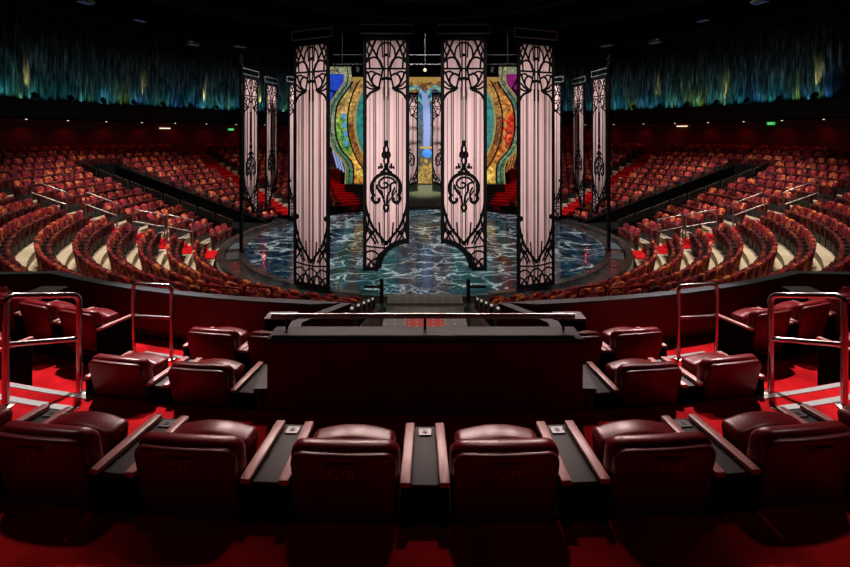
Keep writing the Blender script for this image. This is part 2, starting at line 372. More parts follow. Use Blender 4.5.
# aisles: red carpeted steps laid on the terraces
def aisle(th, w, rmax=NR-1, trim=True):
    mb = MB(); nb = MB()
    for k in range(rmax+1):
        Mt = Matrix.Rotation(R_(th), 4, 'Z')
        mb.box((0, -(RK[k]+.0), ZK[k]+.012), (w, RS, .024), Mt)
        mb.box((0, -(RK[k]-RS/2-.006), max(.05, ZK[k]-.115)), (w, .012, .25 if k else .1), Mt)
        if k < rmax: mb.box((0, -(RK[k]+.30), ZK[k]+.075), (w, .22, .12), Mt)
        if trim: nb.box((0, -(RK[k]-.385), ZK[k]+.026), (w, .06, .012), Mt)
    struct(mb.build('floor', M['carpet']))
    if trim: struct(nb.build('trim', M['nosing']))
for s in (-1, 1):
    aisle(s*STAIR, 1.45); aisle(s*AISLE, 1.3, trim=False)
    mb = MB()                                          # lit red stairs flanking the stage picture
    Mt = Matrix.Rotation(R_(s*151), 4, 'Z')
    for i in range(14):
        mb.box((0, -(9.75+.3*i), .45+.075+.15*i-.4), (1.3, .3, .15+.8), Mt)
    st = struct(mb.build('floor', M['carpet']))
    # sunken passage through the seating
    wl = MB(); Mt = Matrix.Rotation(R_(s*RAMP), 4, 'Z')
    for sd in (-1, 1):
        vs = []
        for y, z in ((8.9, .5), (18.5, 3.25)):
            for x in (sd*1.06, sd*1.16):
                vs += [(x, -y, -.05), (x, -y, z)]
        wl.add(vs, [(0,1,3,2),(4,6,7,5),(0,4,5,1),(2,3,7,6),(1,5,7,3),(0,2,6,4)], Mt)
    wl.box((0, -18.55, 1.65), (2.1, .12, 3.4), Mt)
    struct(wl.build('wall_passage', M['blackmatte']))
    fl = MB(); fl.box((0, -13.6, .34), (2.1, 9.8, .08), Mt); struct(fl.build('floor', M['blackmatte']))
    far = 1 if s > 0 else -1
    for i in range(9):                                  # guard panels along the near wall
        rr0 = 9.2+1.02*i; th = s*RAMP; side = -s*1.11
        g = thing('guard_panel', f'black guard panel with bright top rail, {od(i)} up from stage along the {"left" if s<0 else "right"} passage', 'railing', tuple(Mt @ Vector((side, -rr0-.47, .5+(rr0+.47-8.9)*.2865))), R_(th), 'guard panels along the sunken passages')
        p = MB(); dz = .47*.2865
        for a, b, y0, y1 in ((0,0,0,0),):
            p.add([(x, y, z) for y, e in ((.45,-dz),(-.45,dz)) for x in (-.02,.02) for z in (e-.0, e+.32)], [(0,1,3,2),(4,6,7,5),(0,4,5,1),(2,3,7,6),(1,5,7,3),(0,2,6,4)])
        p.build('panel', M['black'], g)
        p = MB(); p.tube([(0,.42,-dz+.34),(0,-.42,dz+.34)], .028, 6); p.build('top_rail', M['steel'], g)
        p = MB(); p.tube([(0,.44,-dz-.02),(0,.44,-dz+.34)], .02, 6); p.build('post', M['darksteel'], g)
    g = thing('passage_rail', f'slim metal rail along the far edge of the {"left" if s<0 else "right"} black passage', 'railing', tuple(Mt @ Vector((s*1.11, -9.2, .59))), R_(s*RAMP))
    p = MB(); p.tube([(0,0,.3),(0,-8.8,.3+8.8*.2865)], .02, 6); p.build('top_rail', M['darksteel'], g)
    for i in range(9):
        p = MB(); p.tube([(0,-1.1*i,-.02+1.1*i*.2865),(0,-1.1*i,.3+1.1*i*.2865)], .015, 5); p.build('post', M['darksteel'], g)

# red wash strip along the top seats is lit further below; ledge, curtain and lights
struct(cyl('trim_ledge', M['blackmatte'], 21.35, 22.9, 5.85, 6.85))
struct(cyl('trim_curb', M['black'], 21.25, 21.35, 5.95, 6.9))
mb = MB(); n = 2800; vs = []; fs = []
for i in range(n):
    a = -180+360*i/n
    r = 22.25+.10*math.sin(i*2*PI/9.0+1.2*math.sin(i*.06))+.05*math.sin(i*.19)+random.uniform(-.015,.015)
    vs += [tuple(pol(a, r+(.03 if z < 9 else 0)*math.sin(i*.9), z)) for z in (6.86, 9.5, 12.25)]
for i in range(n):
    j = (i+1) % n
    for k in range(2): fs.append((i*3+k, j*3+k, j*3+k+1, i*3+k+1))
mb.add(vs, fs, None, True)
cur = mb.build('curtain', M['curtain'])
so = cur.modifiers.new('thickness', 'SOLIDIFY'); so.thickness = .02
tag(cur, 'dark pleated teal curtain circling the hall above the black ledge', 'curtain')
struct(cyl('trim_valance', M['blackmatte'], 21.9, 22.9, 12.2, 14.2))

def spot(name, loc, target, power, col=(1,1,1), size=40, blend=.4, rad=.1):
    l = bpy.data.lights.new(name, 'SPOT'); l.energy = power; l.color = col; l.spot_size = R_(size); l.spot_blend = blend; l.shadow_soft_size = rad
    o = bpy.data.objects.new(name, l); C.objects.link(o); o.location = loc
    o.rotation_euler = (Vector(target)-Vector(loc)).to_track_quat('-Z', 'Y').to_euler(); return o

ups = []
for s in (-1, 1):
    for i in range(13): ups.append(s*(101+5.2*i))
ups.sort(key=lambda a: proj(pol(a, 21.5, 6.9))[0])
pal = [(.10,.75,.85),(.08,.55,.95),(.2,.8,.75),(.10,.35,.9),(.6,.8,.15),(.12,.65,.9),(.3,.85,.5),(.15,.7,.7)]
U0 = None
cntL = cntR = 0
for i, a in enumerate(ups):
    p = pol(a, 21.5, 6.85); px = proj(p)[0]
    sd = 'left' if a < 0 else 'right'
    if a < 0: q = cntL; cntL += 1
    else: q = cntR; cntR += 1
    lab = f'small black uplight standing on the {sd} ledge, {od(q)} from the left in its row'
    if U0 is None:
        U0 = thing('uplight', lab, 'lamp', tuple(p), R_(a), 'curtain uplights on the ledge')
        b = MB(); b.box((0,0,.03), (.22,.2,.06)); b.build('base', M['black'], U0)
        b = MB(); b.tube([(-.16,0,.03),(-.16,0,.30)], .02, 5); b.tube([(.16,0,.03),(.16,0,.30)], .02, 5); b.build('yoke', M['black'], U0)
        b = MB(); Mh = Matrix.Translation((0,0,.3)) @ Matrix.Rotation(R_(55), 4, 'X')
        b.lathe([(.09,-.18),(.14,-.12),(.14,.17),(.12,.2)], 12, Mh); b.build('head', M['black'], U0)
    else: dup(U0, tuple(p), R_(a), lab)
    jj = random.randrange(len(pal)); c = pal[jj]
    for da in (-.6, .9, 2.3, 3.7):
        c = pal[random.randrange(len(pal))]
        spot('uplight_beam', tuple(pol(a+da, 21.95, 6.92)), tuple(pol(a+da, 22.3, 7.9)), random.uniform(5, 24), c, 100, 1, .1)
    spot('uplight_wash', tuple(pol(a, 20.6, 7.2)), tuple(pol(a, 22.3, 10.6)), 34, (.42,.68,.80), 80, 1, .15)
for px in (31, 146, 206, 261, 656, 723, 813):
    tn = (px-425)/463; tt = (2*DIST+math.sqrt(4*DIST**2-4*(1+tn*tn)*(DIST**2-21.9**2)))/(2*(1+tn*tn))
    a = math.degrees(math.atan2(tn*tt, DIST-tt))
    spot('uplight_beam', tuple(pol(a, 21.85, 6.95)), tuple(pol(a, 22.3, 8.6)), 420, (1,.72,.22), 18, 1, .05)
# small lamps in the underside of the ledge
L0 = None; cL = cR = 0
ds = sorted([s*(99.5+6.1*i) for s in (-1, 1) for i in range(11)], key=lambda a: proj(pol(a, 21.5, 5.8))[0])
for a in ds:
    p = pol(a, 21.42, 5.83); sd = 'left' if a < 0 else 'right'
    if a < 0: q = cL; cL += 1
    else: q = cR; cR += 1
    lab = f'tiny warm downlight under the {sd} ledge, {od(q)} from the left in its row'
    if L0 is None:
        L0 = tag(MB().build('downlight', M['lampdot']), lab, 'lamp', 'downlights under the ledge'); L0.data = (lambda b: (b.lathe([(.04,-.02),(.05,0),(.05,.02)], 8), b.mesh('downlight', M['lampdot']))[1])(MB()); L0.location = p
    else:
        o = L0.copy(); C.objects.link(o); o.location = p; o['label'] = lab
    spot('downlight_beam', tuple(pol(a, 21.4, 5.78)), tuple(pol(a, 19.6, 3.4)), 30, (1,.05,.05), 160, 1, .05)
# exit signs and lit strips
for px, y, nm in ((231,129.5,'left'),(771,123.5,'right')):
    tn = (px-425)/463
    tt = (2*DIST+math.sqrt(4*DIST**2-4*(1+tn*tn)*(DIST**2-21.6**2)))/(2*(1+tn*tn))
    p = Vector((tn*tt, tt-DIST, EYE-(y-135)*tt/463)); th = math.degrees(math.atan2(p.x, -p.y))
    e = thing('exit_sign', f'green lit exit sign high on the {nm} rear wall', 'sign', tuple(p), R_(th))
    b = MB(); b.rbox((0,0,0), (.46,.05,.18), .012); b.build('box', M['exit'], e)
    b = xf(text_mb('EXIT', .14), Matrix.Translation((0,.028,0)) @ Matrix.Rotation(PI,4,'Z') @ Matrix.Rotation(PI/2,4,'X')); b.build('lettering', M['exitw'], e)
    b = MB(); b.tube([(0,0,.12),(0,0,5.85-p.z)], .012, 5); b.build('rod', M['black'], e)
for px, y, nm in ((165,128.3,'left'),(682,126.2,'right')):
    tn = (px-425)/463
    tt = (2*DIST+math.sqrt(4*DIST**2-4*(1+tn*tn)*(DIST**2-21.6**2)))/(2*(1+tn*tn))
    p = Vector((tn*tt, tt-DIST, EYE-(y-135)*tt/463)); th = math.degrees(math.atan2(p.x, -p.y))
    e = thing('strip_light', f'short white strip light hanging under the {nm} ledge', 'lamp', tuple(p), R_(th))
    b = MB(); b.rbox((0,0,0), (.75,.06,.06), .01); b.build('tube', M['whitesign'], e)
    b = MB(); b.tube([(0,0,.03),(0,0,5.85-p.z)], .012, 5); b.build('rod', M['black'], e)

# ------------------------------------------------------------------ stage
sg = thing('round_stage', 'round stage floor glowing with dark blue water and white ripples', 'stage', (0,0,-.05))
mb = MB(); mb.lathe([(7.62,.0),(7.62,.45)], 96); mb.build('water_floor', M['water'], sg)
mb = MB(); ring_box(mb, 7.62, 7.85, 0, .46, 14, 346); ring_box(mb, 7.62, 7.85, 0, .44, -14, 14); ring_box(mb, 7.85, 8.35, 0, .33, -180, 180)
mb.build('rim', M['rim'], sg)
mb = MB(); ring_box(mb, 8.35, 8.62, 0, .50, 14, 166); ring_box(mb, 8.35, 8.62, 0, .50, -166, -14); mb.build('kerb', M['rim'], sg)
for s in (-1, 1):
    for a0, a1 in ((64,72),(76,84)):
        mb = MB(); ring_box(mb, 7.85, 8.3, .33, .36, min(s*a0,s*a1), max(s*a0,s*a1)); p = mb.build('floor_screen', M['cap'], sg)
    mb = MB(); ring_box(mb, 8.65, 9.0, 0, .62, min(s*112,s*148), max(s*112,s*148)); ring_box(mb, 8.65, 9.0, 0, .62, min(s*112,s*148), max(s*112,s*148)); mb.build('edge_step', M['rim'], sg)
# walkway from stage under the box
wk = thing('walkway', 'studded dark walkway with red runner leading to the stage', 'walkway', (0,-8.3,-.05))
mb = MB(); mb.box((0,-3.2,.20), (2.1,6.24,.36)); mb.build('deck', M['walk'], wk); mb = MB(); mb.box((0,.30,.45), (2.1,.72,.022)); mb.box((0,-.06,.40), (2.1,.04,.08)); mb.build('threshold', M['walk'], wk)
mb = MB(); mb.box((0,-2.35,.386), (.95,3.4,.02)); mb.build('runner', M['runner'], wk)
for s in (-1, 1):
    b = MB(); vs = []
    for y, z in ((-8.75,.55), (-14.3,1.95)):
        for x in (s*1.10, s*1.2): vs += [(x,y,-.05),(x,y,z)]
    b.add(vs, [(0,1,3,2),(4,6,7,5),(0,4,5,1),(2,3,7,6),(1,5,7,3),(0,2,6,4)])
    struct(b.build('wall_walkway', M['black']))
    g = thing('aisle_post', f'black post with crossbar at the stage end of the walkway, {"left" if s<0 else "right"} one', 'post', (s*1.15,-8.7,-.05))
    b = MB(); b.box((0,0,.62), (.1,.08,1.2)); b.build('upright', M['black'], g)
    b = MB(); b.box((s*.22,0,1.02), (.5,.06,.06)); b.build('crossbar', M['black'], g)

# ------------------------------------------------------------------ stained glass picture behind the stage
bd = thing('stained_glass_set', 'backlit stained glass set with gold ring and sword behind the stage', 'stage set', (0,10.4,EYE))
b = MB(); b.box((0,.25,.2), (11.5,.3,9.0)); b.v = [(x,y,max(z,-5.0)) for x,y,z in b.v]; b.build('back_wall', M['blackmatte'], bd)
K = 31.4/463.
def P(px, py): return ((px-425)*K, -(py-135)*K)
def plate(name, pts, y0, y1, m):
    q = MB(); q.add([(x,y0,z) for x,z in pts]+[(x,y1,z) for x,z in pts], [tuple(range(len(pts)-1,-1,-1)), tuple(range(len(pts),2*len(pts)))]+[(i,(i+1)%len(pts),(i+1)%len(pts)+len(pts),i+len(pts)) for i in range(len(pts))])
    return q.build(name, m, bd)
curveL = [(348,68),(348.5,82),(342,92),(334,105),(331.5,120),(332.5,136),(338,150),(349,164),(349.5,184)]
cl = cat_curve([P(*p) for p in curveL], 4)
field = [(x,z) for x,z in cl]; field = field+[(-x,z) for x,z in reversed(field)]
plate('glass_field', [P(350,79)]+[tuple(p) for p in cl if p[1] < P(0,80)[1]]+[(-p[0],p[1]) for p in reversed(cl) if p[1] < P(0,80)[1]]+[P(500,79)], .0, .1, M['glassmain'])
for s, m in ((1,'glassblue'),(-1,'glasspurple')):
    pts = [P(316,74),P(347,74)]+[(p[0]-.1,p[1]) for p in cl if p[1] < P(0,76)[1] and p[1] > P(0,150)[1]]+[P(316,150)]
    plate('side_glass', [(s*x,z) for x,z in pts], -.02, .08, M[m])
    q = MB(); q.stroke([(s*x,z) for x,z in cl], .52, -.14, .0); q.stroke([(s*x,z) for x,z in [P(312,70.5),P(351,70.5)]], .46, -.14, 0); q.build('glass_frame', M['glassframe'], bd)
    q = MB(); q.stroke([(s*(x+.27),z) for x,z in cl], .09, -.2, .0); q.build('frame_edge', M['black'], bd)
    q = MB(); q.stroke([(s*(x-.02),z) for x,z in cl], .05, -.2, .0); q.build('frame_edge', M['black'], bd)
    q = MB(); q.stroke([(s*(x-.27),z) for x,z in cl], .05, -.2, .0); q.build('frame_edge', M['gold'], bd)
    for i in range(4):
        zc = P(0,116+9*i); q = MB(); q.lathe([(.02,-.26),(.08,-.12),(.12,0),(.08,.12),(.02,.26)], 10, Matrix.Translation((s*P(344+i*.8,0)[0], -.06, zc[1]))); q.build('hanging_bead', M['orb'] if s > 0 else M['gold'], bd)
    q = MB()
    for i in range(3): q.stroke([(s*P(333+3*i,150+2*i)[0],P(333,150+2*i)[1]),(s*P(338+3*i,168+2*i)[0],P(338,168+2*i)[1])], .10, -.1, 0)
    q.build('stripe', M['blade'] if s > 0 else M['glassgold'], bd)
rc = P(425,122); RR = 77*K
def arc(r0, r1, y0, y1, zmin, n=90):
    q = MB(); vs = []; fs = []
    for i in range(n+1):
        a = -PI/2+2*PI*i/n
        for r, y in ((r0,y0),(r1,y0),(r1,y1),(r0,y1)): vs.append((rc[0]+r*math.cos(a), y, min(zmax, max(zmin, rc[1]+r*math.sin(a)))))
    for i in range(n):
        for k in range(4): fs.append((i*4+k, i*4+(k+1)%4, i*4+4+(k+1)%4, i*4+4+k))
    q.add(vs, fs); return q
zmin = P(0,183)[1]; zmax = P(0,80)[1]
arc(RR-.46, RR, -.16, 0, zmin).build('ring', M['glassgold'], bd)
arc(RR-.52, RR-.44, -.22, 0, zmin).build('ring_edge', M['gold'], bd)
arc(RR-.04, RR+.05, -.22, 0, zmin).build('ring_edge', M['black'], bd)
pts = [(rc[0]+(RR-.47)*math.cos(2*PI*i/72), min(zmax, max(zmin, rc[1]+(RR-.47)*math.sin(2*PI*i/72)))) for i in range(72)]
plate('teal_disc', pts, -.06, .04, M['glassteal'])
plate('centre_window', [P(404,79),P(446,79),P(446,183),P(404,183)], -.12, -.05, M['glasscentre'])
q = MB(); q.stroke([P(350,79.5),P(500,79.5)], .28, -.2, 0); q.build('top_edge', M['gold'], bd)
for s in (-1, 1):
    q = MB(); q.stroke(cat_curve([(s*P(426,96)[0],P(0,96)[1]),(s*P(434,88)[0],P(0,87)[1]),(s*P(446,92)[0],P(0,94)[1])]), .22, -.18, -.1); q.stroke(cat_curve([(s*P(427,104)[0],P(0,104)[1]),(s*P(436,97)[0],P(0,96)[1]),(s*P(446,103)[0],P(0,104)[1])]), .18, -.18, -.1); q.build('fan_leaf', M['glassteal'], bd)
sw = [P(*p) for p in ((421,90),(425,93),(428.5,99),(430,110),(430.5,130),(430,147),(423,147),(423.5,130),(423,108))]
plate('sword_blade', sw, -.26, -.12, M['blade'])
q = MB(); q.stroke([P(420,147.5),P(433,147.5)], .14, -.3, -.12); q.build('sword_guard', M['gold'], bd)
q = MB(); q.lathe([(.02,-.32),(.2,-.26),(.31,-.1),(.33,0),(.31,.1),(.2,.26),(.02,.32)], 16, Matrix.Translation((P(427,0)[0], -.3, P(0,153)[1]))); q.build('orb', M['orb'], bd)
q = MB(); q.stroke([P(423,173),P(425,179),P(427,174),P(429,179),P(431,173)], .07, -.2, -.12); q.build('emblem', M['gold'], bd)
q = MB(); q.box((0,-.35,-3.95), (10.6,.7,1.35)); q.build('plinth', M['black'], bd)
q = MB(); q.add([(-1.5,-2.3,-4.70),(1.5,-2.3,-4.70),(1.5,-2.3,-4.5),(-1.5,-2.3,-4.5),(-1.5,-.7,-4.70),(1.5,-.7,-4.70),(1.5,-.7,-3.32),(-1.5,-.7,-3.32)], [(0,1,2,3),(4,5,6,7),(0,1,5,4),(3,2,6,7),(0,3,7,4),(1,2,6,5)]); q.build('ramp', M['ramp'], bd)
q = MB()
for i in range(4):
    for sd in (-1, 1): q.box((sd*3.2,-.8-.3*i,-4.0-.18*i-.3), (3.2,.34,.6))
q.v = [(x,y,max(z,-5.0)) for x,y,z in q.v]; q.build('step', M['black'], bd)

# ------------------------------------------------------------------ hanging lattice panels
W = 1.30; TOP = EYE+2.76
def motif_top():
    S = .0044; out = []
    def c(pts, w=.03): out.append(([(x*S, -y*S) for x, y in pts], w))
    # right half, mirrored; units are crop pixels from centre / top
    H = [([(145,10),(110,35),(85,75),(45,150),(22,200)],.036), ([(60,0),(85,55),(105,110),(140,165),(150,180)],.036),
         ([(150,62),(125,85),(112,120),(105,200)],.03), ([(0,32),(30,42),(52,75),(60,130)],.03), ([(30,0),(26,60),(22,130)],.022),
         ([(22,198),(40,150),(75,127),(110,140),(140,175),(150,195)],.034), ([(0,200),(70,200),(150,200)],.03),
         ([(105,0),(110,40),(128,90),(150,115)],.026),
         ([(30,245),(45,238),(62,232),(85,250),(92,285),(75,310),(52,325)],.034), ([(62,232),(95,218),(130,232),(150,240)],.03),
         ([(52,325),(85,300),(105,262),(120,225),(150,205)],.034), ([(52,325),(95,310),(120,285),(150,275)],.03), ([(55,330),(100,330),(125,318),(150,312)],.03),
         ([(52,335),(100,355),(130,395),(150,460)],.042), ([(20,198),(26,225),(30,250),(40,290),(48,325)],.03)]
    for pts, w in H: c(pts, w); c([(-x, y) for x, y in pts], w)
    for x in (12, -12): c([(x,0),(x,200),(x,400)], .024)
    c([(-30,268),(0,262),(30,268)], .05)
    return out, [(48*S, -325*S, .055), (-48*S, -325*S, .055), (0, -112*S, .05)], S
def make_panel(name, label, H, arch, loc, rz, group):
    """panel origin at top centre; extends down H; arch: -1/0/1 = side of the cut corner"""
    t = thing(name, label, 'hanging panel', loc, rz, group)
    hw = W/2; y0, y1 = -.022, .022
    bound = [(-hw,0),(hw,0)]
    AC = .78
    if arch == 0: bound += [(hw,-H),(-hw,-H)]
    else:
        arcp = [(hw-AC*1.15*math.sin(R_(a)), -H+AC*(1-math.cos(R_(a)))*0+AC*(math.cos(R_(a)))) for a in range(0, 91, 9)]
        # concave quarter round from the outer side down to the tip
        arcp = [(hw-AC*1.15*(1-math.cos(R_(a))), -H+AC-AC*math.sin(R_(a))+0*a) for a in range(0, 91, 9)]
        arcp = [(hw-AC*1.1*math.sin(R_(a)), -H+AC*math.cos(R_(a))) for a in range(0, 91, 9)]
        ctr = (hw, -H-.05)
        bound += arcp+[(-hw,-H)]
    if arch < 0: bound = [(-x, z) for x, z in bound]
    q = MB(); n = len(bound)
    q.add([(x,-.01,z) for x,z in bound]+[(x,.01,z) for x,z in bound], [tuple(range(n-1,-1,-1)), tuple(range(n,2*n))]+[(i,(i+1)%n,(i+1)%n+n,i+n) for i in range(n)])
    q.build('fabric', M['cloth'], t)
    q = MB(); q.stroke([(-hw+.045,.02),(-hw+.045,bound[-1][1] if arch >= 0 else -H+AC)], .10, y0-.008, y1+.008)
    q.stroke([(hw-.045,.02),(hw-.045,-H if arch <= 0 else -H+AC)], .10, y0-.008, y1+.008)
    q.stroke([(-hw,-.03),(hw,-.03)], .10, y0-.008, y1+.008)
    if arch == 0: q.stroke([(-hw,-H+.06),(hw,-H+.06)], .13, y0-.008, y1+.008)
    else:
        ap = [((x if arch > 0 else -x), z+.06) for x, z in arcp]; q.stroke([(ap[0][0], ap[0][1]-.0)]+ap, .15, y0-.008, y1+.008)
        sx = -1 if arch > 0 else 1
        q.stroke([(sx*hw,-H+.05),(sx*(hw-W+AC*1.1),-H+.05)], .11, y0-.008, y1+.008)
    q.build('frame', M['iron'], t)
    q = MB()
    def inside(x, z):
        if abs(x) > hw-.02 or z < -H+.05: return False
        if arch:
            xx = x*arch
            dx = (hw-xx)/(AC*1.1)
            if 0 <= dx <= 1 and z < -H+AC*math.sqrt(max(0,1-dx*dx))+.03: return False
        return True
    def put(pts, w, k=6, smooth=True):
        c = cat_curve(pts, k) if smooth and len(pts) > 2 else [Vector(p) for p in pts]
        run = []
        for p in c:
            if inside(p[0], p[1]): run.append(p)
            else:
                if len(run) > 1: q.stroke(run, w, y0, y1)
                run = []
        if len(run) > 1: q.stroke(run, w, y0, y1)
    curves, knots, S = motif_top()
    for pts, w in curves: put(pts, w*1.75)
    for x, z, r in knots: q.disc(x, z, r, y0, y1)
    def line(x, za, zb, w):
        n = 24; put([(x, za+(zb-za)*i/n) for i in range(n+1)], w, 1, False)
    for s in (-1, 1):
        line(s*.345, -1.42, -H+.1, .022); line(s*.295, -1.42, -H+.1, .022)
        line(s*.05, -1.3, -H+.1, .028); line(s*.09, -1.4, -H+.1, .014); line(s*.46, -1.7, -H+.1, .012)
    B = -H
    def both(pts, w): w = w*1.75; put(pts, w); put([(-x,z) for x,z in pts], w)
    low = B+1.62
    # fan of the lower end
    both([(.60,low+.42),(.56,low+.1),(.40,low-.35),(.20,low-.62),(0,low-.86)], .045)
    both([(.60,low-.05),(.50,low-.5),(.30,low-.86)], .03); both([(.48,low+.0),(.52,low-.4),(.60,low-.66)], .03)
    both([(.60,low-.36),(.42,low-.5),(.22,low-.86)], .028); both([(.26,low-.44),(.42,low-.6),(.60,low-.86)], .03)
    both([(.20,low-.25),(.17,low-.6),(.10,low-.9)], .026)
    put([(-.62,low-.92),(0,low-.98),(.62,low-.92)], .045)
    for cx in (-.42, 0, .42):
        put([(cx+.30*math.cos(a), low-1.50+.44*math.sin(a)) for a in [R_(d) for d in range(0,181,15)]], .048, 2)
    for cx in (-.21, .21, -.63, .63):
        put([(cx+.30*math.cos(a), low-1.62+.36*math.sin(a)) for a in [R_(d) for d in range(0,181,15)]], .048, 2)
    for cx in (-.42, 0, .42): put([(cx+.14*math.cos(a), low-1.62+.24*math.sin(a)) for a in [R_(d) for d in range(0,181,20)]], .026, 2)
    for s in (-1,1):
        q.disc(s*.40, low-.55, .07, y0, y1); q.disc(0, low-.84, .07, y0, y1)
        if arch == 0: q.disc(s*.55, low+.46, .085, y0, y1)
    if arch:
        zc = low+.72                                     # globe ornament with swirl
        put([(.41*math.cos(R_(d)), zc+.41*math.sin(R_(d))) for d in range(-30,211,10)], .10, 2)
        both([(.33,zc-.18),(.40,zc-.3),(.30,zc-.42),(.2,zc-.36),(.22,zc-.28)], .05)
        put([(.29,zc+.12),(.16,zc+.27),(-.06,zc+.29),(-.20,zc+.16),(-.16,zc+.02),(-.03,zc+.0),(.05,zc+.08),(-.01,zc+.15),(-.07,zc+.12)], .06); put([(.24,zc+.16),(.13,zc+.10),(.12,zc-.08),(.04,zc-.22),(.02,zc-.44)], .06); put([(-.30,zc+.0),(-.13,zc-.10),(-.10,zc-.30)], .05)
        put([(-.27,zc+.1),(-.2,zc-.1),(-.08,zc-.25),(-.04,zc-.45)], .055); put([(.25,zc+.02),(.17,zc-.16),(.20,zc-.3)], .055); put([(.30,zc-.05),(.10,zc-.35),(0,zc-.5)], .04)
        both([(0,zc-.46),(.06,zc-.52),(.04,zc-.62),(0,zc-.68)], .04)
        both([(0,zc+.66),(.05,zc+.5),(.16,zc+.42)], .05); both([(.10,zc+.62),(.15,zc+.56),(.14,zc+.7)], .03); both([(.2,zc+.62),(.22,zc+.54)], .03)
        tw = [(.055*math.sin(i*.9), zc+.62+i*.09) for i in range(9)]; put(tw, .07, 5)
        put([(-.055*math.sin(i*.9), zc+.62+i*.09) for i in range(9)], .05, 5)
        line(0, zc+1.3, zc+2.6, .02)
        both([(0,zc+.86),(.1,zc+.9),(.07,zc+1.02),(0,zc+.98)], .04)
    q.build('lattice', M['iron'], t)
    q = MB(); c = [(-hw-.10,0,.12),(hw+.10,0,.12),(hw+.10,0,.38),(-hw-.10,0,.38)]
    for k in range(4): q.tube([c[k], c[(k+1) % 4]], .022, 6)
    q.build('hanger_frame', M['hanger'], t)
    for s in (-1, 1):
        q = MB(); q.tube([(s*(hw-.05),0,.02),(s*(hw-.05),0,14.2-TOP)], .007, 5); q.build('cable', M['blackmatte'], t)
    return t
PG = 'lattice panels hung around the stage'
HS, HA = 7.30, 6.60
def pan(th, r, kind, label, dz=0, at=None, rot=None, proto={}):
    loc = tuple(pol(th, r, TOP+dz)) if at is None else (at[0], at[1], TOP+dz); rz = R_(th if rot is None else rot)
    if kind in proto: return dup(proto[kind], loc, rz, label)
    proto[kind] = make_panel('hanging_panel', label, HA if kind else HS, kind, loc, rz, PG); return proto[kind]
# local +x of a panel at angle th runs counter-clockwise (to the right when seen from outside)
pan(0, 0, 1, 'pale pink panel with black lattice, left of the two nearest at stage front', 0, (-1.10,-7.87), 0)
pan(0, 0, -1, 'pale pink panel with black lattice, right of the two nearest at stage front', 0, (1.10,-7.87), 0)
pan(-25.2, 7.95, 0, 'full length pink lattice panel reaching the stage rim, front left')
pan(24.7, 7.92, 0, 'full length pink lattice panel reaching the stage rim, front right', 0, None, 21.5)
for s, nm in ((-1,'left'),(1,'right')):
    pan(s*72, 7.76, 0, f'pink lattice panel seen almost edge on at the {nm} rim')
    pan(0, 0, 1 if s < 0 else -1, f'arch cut pink lattice panel at the {nm} passage, nearer of its pair', 0, (s*8.42,1.35), s*99.5)
    pan(0, 0, -1 if s < 0 else 1, f'arch cut pink lattice panel at the {nm} passage, farther of its pair', 0, (s*8.46,4.5), s*98)
    pan(s*122.5, 8.3, 0, f'pink lattice panel half hidden behind the front {nm} panel')
    pan(0, 0, -1 if s < 0 else 1, f'small far pink lattice panel {nm} of the sword window', -.05, (s*1.10,8.75), 180)

# ------------------------------------------------------------------ patterned seats
def seat_parts(lo=False):
    n = 2 if lo else 3
    back = MB(); o = [(-.225,.36),(-.235,.80),(-.205,.90),(-.12,.955),(.12,.955),(.205,.90),(.235,.80),(.225,.36)]
    back.slab(o, -.05, .06, .03, 1 if lo else 2, lambda x,y,z: (x, y-.12-(z-.36)*.14+.10*(x/.25)**2*.3, z*.93))
    seat = MB(); o = [(-.22,.34),(-.225,.69),(-.165,.75),(.165,.75),(.225,.69),(.22,.34)]
    seat.slab(o, 0, .12, .045, 1 if lo else 2, lambda x,y,z: (x, y-.01+(z-.34)*.10, z*.92))
    arm = []
    for s in (-1, 1):
        a = MB(); a.box((s*.266,.02,.625), (.055,.30,.045)); arm.append(a)
    base = MB(); base.box((0,-.03,.17), (.46,.18,.34)); base.box((-.24,-.02,.29), (.09,.12,.575)); base.box((.24,-.02,.29), (.09,.12,.575))
    return back, seat, arm, base
PITCH = .575
def parapet_y(px):
    px = px if px <= 425 else 850-px
    T = [(-400,262),(0,272),(40,275),(120,286),(200,294),(300,301),(425,304)]
    for (a, ya), (b, yb) in zip(T, T[1:]):
        if px <= b: return ya+(yb-ya)*(px-a)/(b-a)
    return 304
seats = []
for k in range(NR):
    r, z = RK[k]+.02, ZK[k]
    gap = math.degrees(.80/r); pw = half(r, 1.30); st = math.degrees(PITCH/r)
    s0 = half(r, 1.45) if k <= 5 else 32
    secs = [('before', STAIR-gap, s0, -1)]
    if k <= 11: secs += [('beyond', STAIR+gap, RAMP-pw, 1), ('past', RAMP+pw, AISLE-gap, 1)]
    else: secs += [('beyond', STAIR+gap, AISLE-gap, 1)]
    secs += [('rear', AISLE+gap, 147 if k < 4 else 150, 1)]
    for nm, a0, a1, dr in secs:
        n = int(abs(a1-a0)/st)
        for i in range(n):
            th = a0+dr*st*(i+.5)
            for s in (-1, 1):
                p = pol(s*th, r, z); q = proj(p+Vector((0,0,.95)))
                if not q or not (-130 < q[0] < 980): continue
                if nm == 'before' and r < 14.6 and th < 40 and q[1] > parapet_y(q[0])+1: continue
                hid = any(a < q[0] < b for a, b in ((297,328),(520,553),(365,405),(444,484)))
                if not (-8 < q[0] < 858): hid = True
                if 352 < q[0] < 498 and q[2] > 25: continue
                seats.append((hid, q[2], k, nm, i, s, p, th))
vis = sorted([x for x in seats if not x[0]], key=lambda x: x[1]); big = vis[:300]; bigset = set(map(id, big))
proto = None
